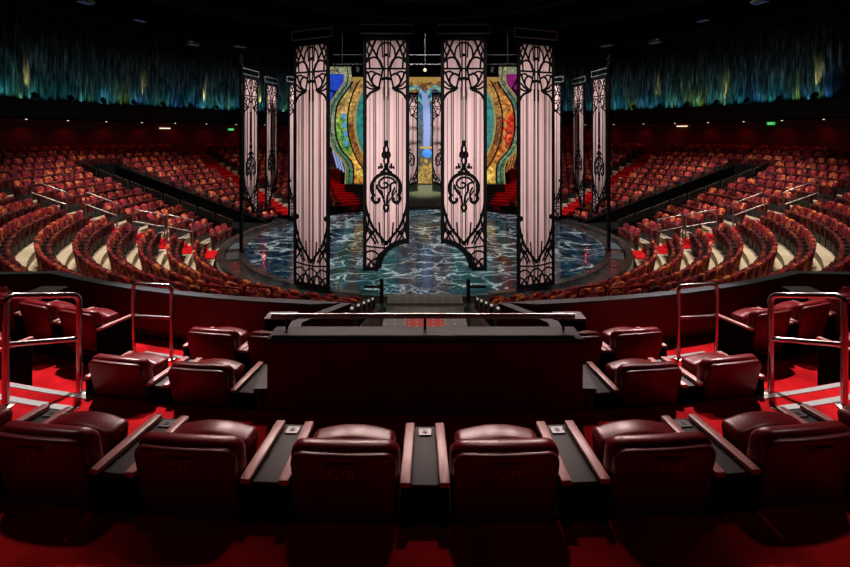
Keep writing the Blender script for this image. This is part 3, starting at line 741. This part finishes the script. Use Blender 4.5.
for x in big:
    hid, d, k, nm, i, s, p, th = x
    rel = {'before':'nearer side of','beyond':'far side of','past':'beyond','rear':'behind'}[nm]
    lab = f'patterned seat, {od(i)} from {"left" if s<0 else "right"} railed aisle on its {"near" if nm=="before" else "far"} side, {od(k)} row up from stage'
    if nm == 'past': lab = f'patterned seat, {od(i)} past the {"left" if s<0 else "right"} black passage, {od(k)} row up from stage'
    if proto is None:
        proto = thing('theatre_seat', lab, 'seat', tuple(p), R_(s*th), 'patterned theatre seats around the stage')
        bk, se, ar, ba = seat_parts()
        bk.build('backrest', M['fabric'], proto); se.build('seat', M['fabric_under_shaded'], proto)
        for a in ar: a.build('armrest', M['black'], proto)
        ba.build('base', M['seatbase'], proto)
    else: dup(proto, tuple(p), R_(s*th), lab)
bk, se, ar, ba = seat_parts(True)
fab = MB(); und = MB(); dark = MB()
for x in seats:
    if id(x) in bigset: continue
    hid, d, k, nm, i, s, p, th = x
    Mt = Matrix.Translation(p) @ Matrix.Rotation(R_(s*th), 4, 'Z')
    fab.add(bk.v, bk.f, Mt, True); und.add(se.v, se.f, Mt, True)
    for src in ar+[ba]: dark.add(src.v, src.f, Mt)
far = fab.build('theatre_seating', M['fabric']); 
o2 = dark.build('seat_frame', M['seatbase'], far)
tag(far, 'mass of small patterned seats filling the far tiers around the stage', 'seats', None, 'stuff'); o2['kind'] = 'stuff'; o3 = und.build('seat_cushion', M['fabric_under_shaded'], far); o3['kind'] = 'stuff'

# railings in the left and right aisles
def rail(name, label, p0, p1, h, r=.022, group=None, m='steel', mid=.5, feet=True):
    p0, p1 = Vector(p0), Vector(p1); g = thing(name, label, 'handrail', tuple(p0), 0, group)
    d = p1-p0; u = d.normalized(); c = .06
    q = MB(); q.tube([(0,0,h-c),(u*.018)+Vector((0,0,h-.018)),u*c+Vector((0,0,h)),d-u*c+Vector((0,0,h)),d-u*.018+Vector((0,0,h-.018)),d+Vector((0,0,h-c))], r, 10); q.build('top_rail', M[m], g)
    q = MB(); q.tube([Vector((0,0,h*mid)), d+Vector((0,0,h*mid))], r*.85, 10); q.build('mid_rail', M[m], g)
    for e in (Vector((0,0,0)), d):
        q = MB(); q.tube([e, e+Vector((0,0,h-c+.005))], r, 10); po = q.build('post', M[m], g)
        if feet: q = MB(); q.lathe([(r*2.4,0),(r*2.4,.012),(r*1.5,.022)], 14, Matrix.Translation(e)); q.build('floor_flange', M[m], po)
    return g
def zf(r): return max(0, .3*(r-9.3))
for s, nm in ((-1,'left'),(1,'right')):
    for i, (ra, rb) in enumerate(((9.78,10.75),(10.85,12.02),(12.6,13.73),(14.4,15.6))):
        a, b = pol(s*STAIR, ra), pol(s*STAIR, rb)
        ka = min(range(NR), key=lambda k: abs(RK[k]-ra)); kb = min(range(NR), key=lambda k: abs(RK[k]-rb))
        a.z = ZK[ka]+.02; b.z = ZK[kb]+.02
        rail('aisle_rail', f'steel rail on the red steps of the {nm} stepped aisle, {od(i)} up from the stage', a, b, 1.22, .026, 'rails in the stepped aisles', 'darksteel', .6, False)

# ------------------------------------------------------------------ box tiers
A_, B_, C_, D_ = EYE-3.16, EYE-3.05, EYE-2.62, EYE-2.27
BX = 31
def tier(z, r0, r1, a0=0, a1=BX):
    mb = MB(); ring_box(mb, r0, r1, -.05, z, a0, a1); ring_box(mb, r0, r1, -.05, z, -a1, -a0); struct(mb.build('floor', M['carpet']))
tier(D_, 18.27, 21.7); tier(C_, 16.68, 18.27)
tier(B_, 15.5, 16.68, math.degrees(math.asin(1.62/16.1))); tier(A_, 14.38, 15.5, math.degrees(math.asin(1.75/14.9)))
# parapet: polyline in plan, camera side
def dd(x, d): return Vector((x, d-DIST, 0))
ZP = EYE-2.42
th0 = math.degrees(math.asin(1.13/14.37))
for s, nm in ((-1,'left'),(1,'right')):
    path = [dd(-1.56,4.42), dd(-1.66,6.0), dd(-1.13,6.67)]
    path += [pol(-(th0+(27.0-th0)*i/12), 14.39) for i in range(1, 13)]
    path += [dd(-7.4,8.12), dd(-9.3,8.1)]
    path = [Vector((p.x*-s if s > 0 else p.x, p.y, 0)) for p in path]
    def wallpath(pth, t, z0, z1, off=0):
        mb = MB(); vs = []; fs = []; m = len(pth)
        for i, p in enumerate(pth):
            tt = (pth[min(i+1,m-1)]-pth[max(i-1,0)]).normalized(); q = Vector((-tt.y, tt.x, 0))
            for w, z in ((-t/2,z0),(t/2,z0),(t/2,z1),(-t/2,z1)): vs.append(tuple(p+q*(w+off)+Vector((0,0,z))))
        for i in range(m-1):
            for k in range(4): fs.append((i*4+k, i*4+(k+1)%4, i*4+4+(k+1)%4, i*4+4+k))
        fs += [(0,1,2,3), tuple((m-1)*4+k for k in (3,2,1,0))]
        mb.add(vs, fs); return mb
    struct(wallpath(path, .10, 1.0, ZP-.035).build('wall_parapet', M['wallred']))
    struct(wallpath(path, .15, ZP-.04, ZP).build('trim_cap', M['cap']))
    struct(wallpath(path[2:], .12, A_, A_+.12, 0).build('baseboard_parapet', M['black']))
# central wall with ledge and handrail
cw = thing('central_barrier', 'dark red panelled barrier with grey ledge in the middle of the boxes', 'barrier', (0,4.42-DIST,C_-.4))
z0 = EYE-1.97-(C_-.4)
b = MB()
for i in range(6): b.rbox((-1.25+.5*i,0,(z0+.1)/2), (.496,.06,z0-.1), .004, 1)
b.build('panel', M['wallred'], cw)
b = MB(); b.rbox((0,.13,z0), (3.04,.32,.06), .025, 3); b.build('ledge', M['ledge'], cw)
b = MB(); b.box((0,.055,(z0-.05)/2), (2.98,.05,z0-.05)); b.build('light_stop_board', M['black'], cw)  # made full height to stop light leaking between the panels
hr = thing('long_handrail', 'long polished handrail on three short posts above the central barrier', 'handrail', (0,4.62-DIST,EYE-1.945))
b = MB(); b.tube([(-1.53,0,.14),(1.49,0,.14)], .026, 12); b.build('top_rail', M['steel'], hr)
for x in (-1.38, 0, 1.38):
    b = MB(); b.tube([(x,0,0),(x,0,.125)], .014, 8); b.build('post', M['black'], hr)

# leather seats
def box_seat(label, code=None, loc=(0,0,0), rz=0, end=None, endside=1, armless=()):
    t = thing('box_seat', label, 'seat', loc, rz, 'red leather box seats')
    lean = lambda x,y,z: (x, y+(.86-z)*.22+.015-.035*(1-(x/.3)**2), z)
    def outl(wt, wb, zt, zb, r=.09, crown=.012):
        pts = [(-wb/2,zb)]
        for a in range(0, 91, 15): pts.append((-wt/2+r-r*math.cos(R_(a)), zt-r+r*math.sin(R_(a))))
        for x in (-.12, 0, .12): pts.append((x, zt+crown*(1-(x/.25)**2)))
        for a in range(90, -1, -15): pts.append((wt/2-r+r*math.cos(R_(a)), zt-r+r*math.sin(R_(a))))
        pts += [(wb/2,zb), (wb/4,zb-.02), (0,zb-.025), (-wb/4,zb-.02)]
        return pts
    b = MB(); b.slab(outl(.64,.61,.842,.27), .022, .135, .045, 4, lean); b.build('backrest', M['leather'], t)
    b = MB(); b.slab(outl(.612,.575,.818,.25,.08,.010), -.015, .04, .018, 3, lean); sh = b.build('back_shell', M['leather_back'], t)
    if code:
        Mn = Matrix.Translation((0, .001, .775)) @ Matrix.Rotation(R_(-12), 4, 'X') @ Matrix.Rotation(PI/2, 4, 'X')
        tm = xf(text_mb(code, .085, .003), Matrix.Translation((0,-.0185,.722)) @ Matrix.Rotation(R_(12.4),4,'X') @ Matrix.Rotation(PI/2,4,'X'))
        tm.build('seat_number', M['numeral'], sh)
        b = MB(); b.rbox((0,-.011,.768), (.19,.012,.008), .003, 1); b.build('number_ledge', M['piping'], sh)
    b = MB(); o = [(-.25,.36)]
    for a in range(0, 91, 15): o.append((-.27+.05-.05*math.cos(R_(a)), .69-.05+.05*math.sin(R_(a))))
    for x in (-.15, -.07, 0, .07, .15): o.append((x, .69+.03*(1-(x/.22)**2)))
    for a in range(90, -1, -15): o.append((.27-.05+.05*math.cos(R_(a)), .69-.05+.05*math.sin(R_(a))))
    o.append((.25,.36))
    b.slab(o, 0, .20, .05, 4, lambda x,y,z: (x, y+.28+(.75-z)*-.10, z)); b.build('seat', M['leather'], t)
    b = MB(); b.box((0,.34,.185), (.66,.44,.37)); b.build('base', M['blackmatte'], t)
    for s in (-1, 1):
        b = MB(); b.rbox((s*.352,.34,.607), (.062,.56,.035), .008, 2); ar = b.build('armrest', M['wood'], t)
        b = MB(); b.rbox((s*.355,.34,.295), (.058,.54,.59), .01, 1); pn = b.build('side_panel', M['blackmatte'], t)
        if end and s == endside:
            tm = xf(text_mb(end, .15, .003), Matrix.Translation((s*.379,.42,.33)) @ Matrix.Rotation(PI/2*s,4,'Z') @ Matrix.Rotation(PI/2,4,'X'))
            tm.build('row_letter', M['letter'], pn)
            q = MB(); q.tube([(s*.378, .42+.11*math.cos(2*PI*i/20), .33+.11*math.sin(2*PI*i/20)) for i in range(20)], .004, 5, None, True); q.build('letter_ring', M['black'], pn)
    return t
def box_pos(th, r, z): return tuple(pol(th, r, z)), R_(th)
rows = []
cn = ['C13','C12','C11','C10','C09','C08','C07','C06']
desc = ['cut off at the left edge','second from the left edge','left of seat C10','just left of the middle','just right of the middle','right of seat C09','second from the right edge','cut off at the right edge']
for i, c in enumerate(cn):
    th = (i-3.5)*2.92; loc, rz = box_pos(th, 18.4, C_)
    box_seat(f'red leather seat in nearest row numbered {c}, {desc[i]}', c, loc, rz)
def con(th, r, z, w, label, y0=.09, y1=.63, sock=True):
    loc, rz = box_pos(th, r, z)
    t = thing('side_console', label, 'side table', loc, rz, 'grey consoles between the box seats')
    b = MB(); b.rbox((0,(y0+y1)/2,.572), (w,y1-y0,.03), .006, 2); b.build('top', M['console'], t)
    b = MB(); b.box((0,(y0+y1)/2,.278), (w*.97,(y1-y0)*.97,.556)); b.build('cabinet', M['blackmatte'], t)
    if sock:
        b = MB(); b.rbox((0,y1-.07,.59), (min(.09,w*.6),.075,.01), .003, 1); so = b.build('socket_plate', M['plate'], t)
        b = MB(); b.box((0,y1-.07,.5955), (.03,.03,.004)); b.build('socket', M['black'], so)
    return t
def betw(i): return f'grey console between seats {cn[i]} and {cn[i+1]} in the nearest row'
for i in range(7): con((i-3)*2.92, 18.4, C_, .165, betw(i))
for s, nm in ((-1,'left'),(1,'right')):
    loc, rz = box_pos(s*7.5, 16.75, B_); box_seat(f'red leather seat in second row beside the {nm} end of central barrier', None, loc, rz)
    loc, rz = box_pos(s*10.55, 16.75, B_); box_seat(f'red leather seat in second row beside the {nm} carpeted steps', None, loc, rz)
    loc, rz = box_pos(s*18.3, 16.75, B_); box_seat(f'red leather seat with letter B on its side at the {nm} picture edge', None, loc, rz, 'B', -s)
    con(s*9.02, 16.75, B_, .12, f'grey console between the two second row seats on the {nm}')
    con(s*5.72, 16.75, B_, .26, f'grey console between {nm} second row seat and central barrier', sock=False)
    loc, rz = box_pos(s*6.5, 15.75, A_); box_seat(f'red leather front row seat half hidden behind the central barrier, {nm} side', None, loc, rz)
    loc, rz = box_pos(s*9.35, 15.75, A_); box_seat(f'red leather front row seat beside the {nm} carpeted aisle end', None, loc, rz)
    con(s*7.92, 15.75, A_, .05, f'narrow grey console between the paired front row seats, {nm} side', sock=False)
    for j in range(4):
        loc, rz = box_pos(s*(17.35+3.05*j), 15.6, A_)
        box_seat(f'red leather front row seat beyond the {nm} aisle'+(' with letter A on its side' if j == 0 else f', {od(j-1)} past the one lettered A'), None, loc, rz, 'A' if j == 0 else None, -s)
        if j < 3: con(s*(18.87+3.05*j), 15.6, A_, .07, f'grey console in front row beyond the {nm} aisle, {od(j)} from the aisle', sock=False)
    # carpeted steps between tiers
    mb = MB(); nb = MB()
    a0, a1 = 11.35, 13.8
    def stp(r0, r1, z): ring_box(mb, r0, r1, B_-.3, z, min(s*a0,s*a1), max(s*a0,s*a1), 1)
    def nos(r0, r1, z, x0=a0, x1=a1): ring_box(nb, r0, r1, z, z+.006, min(s*x0,s*x1), max(s*x0,s*x1), 1)
    stp(16.40, 16.69, B_+.26); stp(16.10, 16.40, B_+.13)
    nos(16.88, 16.95, C_, 11.35, 15.2); nos(16.69, 16.75, C_, 11.35, 15.2); nos(16.40, 16.47, B_+.26, 11.35, 13.2)
    ring_box(mb, 15.25, 15.5, A_-.3, B_, min(s*11.3,s*14.1), max(s*11.3,s*14.1), 1); ring_box(mb, 14.98, 15.25, A_-.3, B_, min(s*11.3,s*15.75), max(s*11.3,s*15.75), 1)
    nos(15.42, 15.48, B_, 11.3, 14.0); nos(15.0, 15.06, B_, 11.3, 15.2)
    struct(mb.build('floor', M['carpet'])); struct(nb.build('trim', M['nosing']))
    a = dd(s*4.04, 4.46); a.z = C_; c = dd(s*3.72, 4.98); c.z = B_+.26
    rail('handrail', f'big steel handrail beside the {nm} carpeted steps, nearest the camera', a, c, 1.07, .03, 'handrails of the box steps', 'steel', .56)
    a = pol(s*15.35, 15.17, B_); c = pol(s*13.2, 15.10, B_)
    
    rail('handrail', f'smaller steel handrail standing near the parapet at the {nm} aisle end', a, c, 1.0, .026, 'handrails of the box steps', 'steel', .56)
    # drink shelves on the parapet
    for (px, y, w, dp, nm2) in ((281,315,.40,.26,'central barrier'),(48,289,.45,.28,'outer parapet corner')):
        z = EYE-2.50; d = 2.5*463/(y-135); x = (px-425)/463*d
        t = thing('drink_shelf', f'small {"pale" if px>100 else "bluish"} topped shelf box beside the {nm2}, {nm} side', 'shelf', (-s*x if s > 0 else x, d-DIST, A_), 0, 'drink shelves by the parapet')
        b = MB(); b.rbox((0,0,z-A_-.012), (w,dp,.025), .004, 1); b.build('top', M['plate'], t)
        b = MB(); b.box((0,0,(z-A_-.025)/2), (w*.94,dp*.9,z-A_-.025)); b.build('cabinet', M['blackmatte'], t)
# small red framed rails just beyond the parapet
for s, nm in ((-1,'left'),(1,'right')):
    for i, (pa, pb) in enumerate(((201,241),(244,272))):
        def at(px, R=RK[5]+.38):
            tn = s*(425-px)/463; d = (DIST-math.sqrt(DIST**2-(1+tn*tn)*(DIST**2-R*R)))/(1+tn*tn)
            return Vector((tn*d, d-DIST, ZK[5]))
        a, c = at(pa), at(pb); c.z = a.z
        rail('frame_rail', f'low red painted frame rail behind the parapet, {nm} side, {"outer" if i==0 else "inner"} one', a, c, EYE-a.z-(285-135)*(a.y+DIST)/463, .02, 'red frame rails', 'redrail', .55, False)
    for k in range(6):
        t = thing('row_end_light', f'black row end standard with tiny white lamp, {nm} of the walkway, {od(k)} up', 'post', (s*1.33, -RK[k]+.0, ZK[k]), 0, 'row end standards beside the walkway')
        b = MB(); b.rbox((0,0,.42), (.09,.40,.84), .03, 2); b.build('standard', M['black'], t)
        b = MB(); b.rbox((0,-.1,.85), (.05,.05,.04), .012, 2); b.build('lamp', M['steplamp'], t)
        b = MB(); b.rbox((s*.02,-.22,.5), (.1,.05,.5), .02, 2); b.build('red_pad', M['leather'], t)

# ------------------------------------------------------------------ rigging overhead
for i, (r, z) in enumerate(((5.2,12.6),(10.3,12.9))):
    t = thing('lighting_truss', f'dark {"inner" if i==0 else "outer"} round lighting truss high above the stage', 'truss', (0,0,z))
    for rr, zz, nm in ((r,0,'chord'),(r+.4,0,'chord'),(r+.2,.4,'chord')):
        b = MB(); b.tube([tuple(pol(4*k, rr, zz)) for k in range(90)], .03, 6, None, True); b.build(nm, M['black'], t)
    b = MB()
    for k in range(60):
        b.tube([tuple(pol(6*k, r)), tuple(pol(6*k+3, r+.2, .4))], .012, 4); b.tube([tuple(pol(6*k+3, r+.2, .4)), tuple(pol(6*k+6, r+.4))], .012, 4)
    b.build('lacing', M['black'], t)
    for k in range(6):
        b = MB(); b.tube([tuple(pol(60*k+30, r+.2, .4)), tuple(pol(60*k+30, r+.2, 14.17-z))], .012, 5); b.build('cable', M['hanger'], t)

for i, px in enumerate((85, 140, 193, 240, 607, 655, 703, 760)):
    y = {85:3, 140:21, 193:45, 240:47, 607:46, 655:43, 703:21, 760:3}[px]
    d = 7.7*463/(135-y) if y > 10 else 23.5
    d = min(d, 29); x = (px-425)/463*d; z = EYE+(135-y)*d/463
    sd = 'left' if px < 425 else 'right'
    t = thing('ceiling_lamp', f'dim blue square lamp below the dark ceiling, {od(i%4)} from the left on the {sd} side', 'lamp', (x, d-DIST, z), R_(math.degrees(math.atan2(x, -(d-DIST)))), 'dim square ceiling lamps')
    b = MB(); b.rbox((0,0,.09), (.75,.5,.16), .02, 1); b.build('housing', M['black'], t)
    b = MB(); b.rbox((0,0,.0), (.66,.42,.02), .005, 1); b.build('lens', M['bluelens'], t)
    b = MB(); b.tube([(0,0,.17),(0,0,14.19-z)], .015, 5); b.build('rod', M['black'], t)
t = thing('lighting_bar', 'thin horizontal bar with small lamps hanging before the stained glass set', 'lighting bar', (0,3.6,EYE+3.75))
b = MB(); b.tube([(-4.9,0,0),(4.9,0,0)], .035, 8); b.tube([(-4.9,0,.5),(4.9,0,.5)], .03, 8); b.build('pipe', M['black'], t)
for x in (-3.6, -2.5, -1.3, 1.3, 2.5, 3.6):
    b = MB(); b.lathe([(.06,-.16),(.10,-.12),(.10,.1),(.05,.14)], 10, Matrix.Translation((x,0,-.28))); b.build('lamp_head', M['black'], t)
b = MB(); b.lathe([(.05,-.06),(.09,-.04),(.09,.05),(.04,.08)], 10, Matrix.Translation((0,0,-.30)) @ Matrix.Rotation(PI/2, 4, 'X')); b.build('white_lamp', M['lampdot'], t)
for x in (-4.4, 0, 4.4):
    b = MB(); b.tube([(x,0,-.25 if x == 0 else 0),(x,0,14.19-EYE-3.75)], .014, 5); b.build('cable', M['black'], t)

# ------------------------------------------------------------------ light
def key(loc, tgt, p, col=(1,.93,.88), size=40, blend=.25, rad=.12): spot('rig_or_fill_spot', loc, tgt, p, col, size, blend, rad)
# boxes: lit from high over the stage, shining back towards the camera, plus two added fills
for x in (-5.5, -1.6, 1.6, 5.5): key((x,-4.0,12.6), (x*.5,-17.3,2.5), 3500, (1,.72,.67), 20, .5, .4)
for s in (-1, 1):
    key((s*8,-10,13.4), (s*4.2,-15.9,2.0), 11500, (1,.86,.83), 20, .45, .2)
    key((s*7,-14.5,13.6), (s*2.9,-19.0,2.7), 1500, (1,.88,.85), 13, .8, .3)
    key((s*5,-21.0,13.0), (s*1.0,-16.2,2.2), 22, (1,.55,.5), 60, .9, .5)  # weak warm fill added above the camera for the seat backs and barrier
key((.6,-13.5,13.8), (.35,-18.75,2.7), 700, (1,.88,.85), 10, .8, .3)
key((-1.4,-14,13.8), (-1.1,-18.9,2.7), 450, (1,.88,.85), 7, .8, .3)
# panels
for s in (-1, 1):
    key((s*2.4,-19.5,13.4), tuple(pol(s*7.9, 7.9, 4.6)), 7000, (1,.92,.92), 24, .5)
    key((s*6,-18.5,13.4), tuple(pol(s*25.2, 7.95, 4.2)), 7600, (1,.92,.92), 26, .5)
    key((s*1.0,1.5,13.6), tuple(pol(s*104, 8.6, 4.6)), 7500, (1,.92,.92), 48, .4)
    key((s*-4,5.5,13.4), (s*8.46,4.5,4.8), 5200, (1,.92,.92), 22, .5)
    key((s*1.0,0,13.6), tuple(pol(s*122, 8.3, 4.8)), 1500, (1,.92,.92), 26, .6)
    key((s*-1.0,-1,13.6), tuple(pol(s*72, 7.8, 4.8)), 2500, (1,.92,.92), 26, .6)
key((0,-2,13.4), (0,8.9,4.6), 11000, (1,.92,.92), 22, .4)
key((0,-7.6,13.2), (0,-10.2,.4), 2600, (1,.85,.8), 16, .6)
# house light over the seats
for s in (-1, 1):
    for a, r, p in ((24,11.0,1500),(50,11.5,2400),(66,12.5,3000),(84,13.0,2700),(100,15.5,1900),(116,14.5,1500),(136,14.0,1200)):
        key(tuple(pol(s*a, r+.8, 13.8)), tuple(pol(s*a, r, 2.0)), p, (1,.86,.70), 62, .8, .3)
    key(tuple(pol(s*151, 8, 13.5)), tuple(pol(s*151, 11.5, 1.6)), 3200, (1,.5,.45), 22, .5)
w = bpy.data.worlds.new('world'); bpy.context.scene.world = w; w.use_nodes = True
w.node_tree.nodes['Background'].inputs[0].default_value = (.5,.55,.7,1); w.node_tree.nodes['Background'].inputs[1].default_value = .004
vs = bpy.context.scene.view_settings
vs.view_transform = 'Standard'; vs.look = 'None'; vs.exposure = 0; vs.gamma = 1
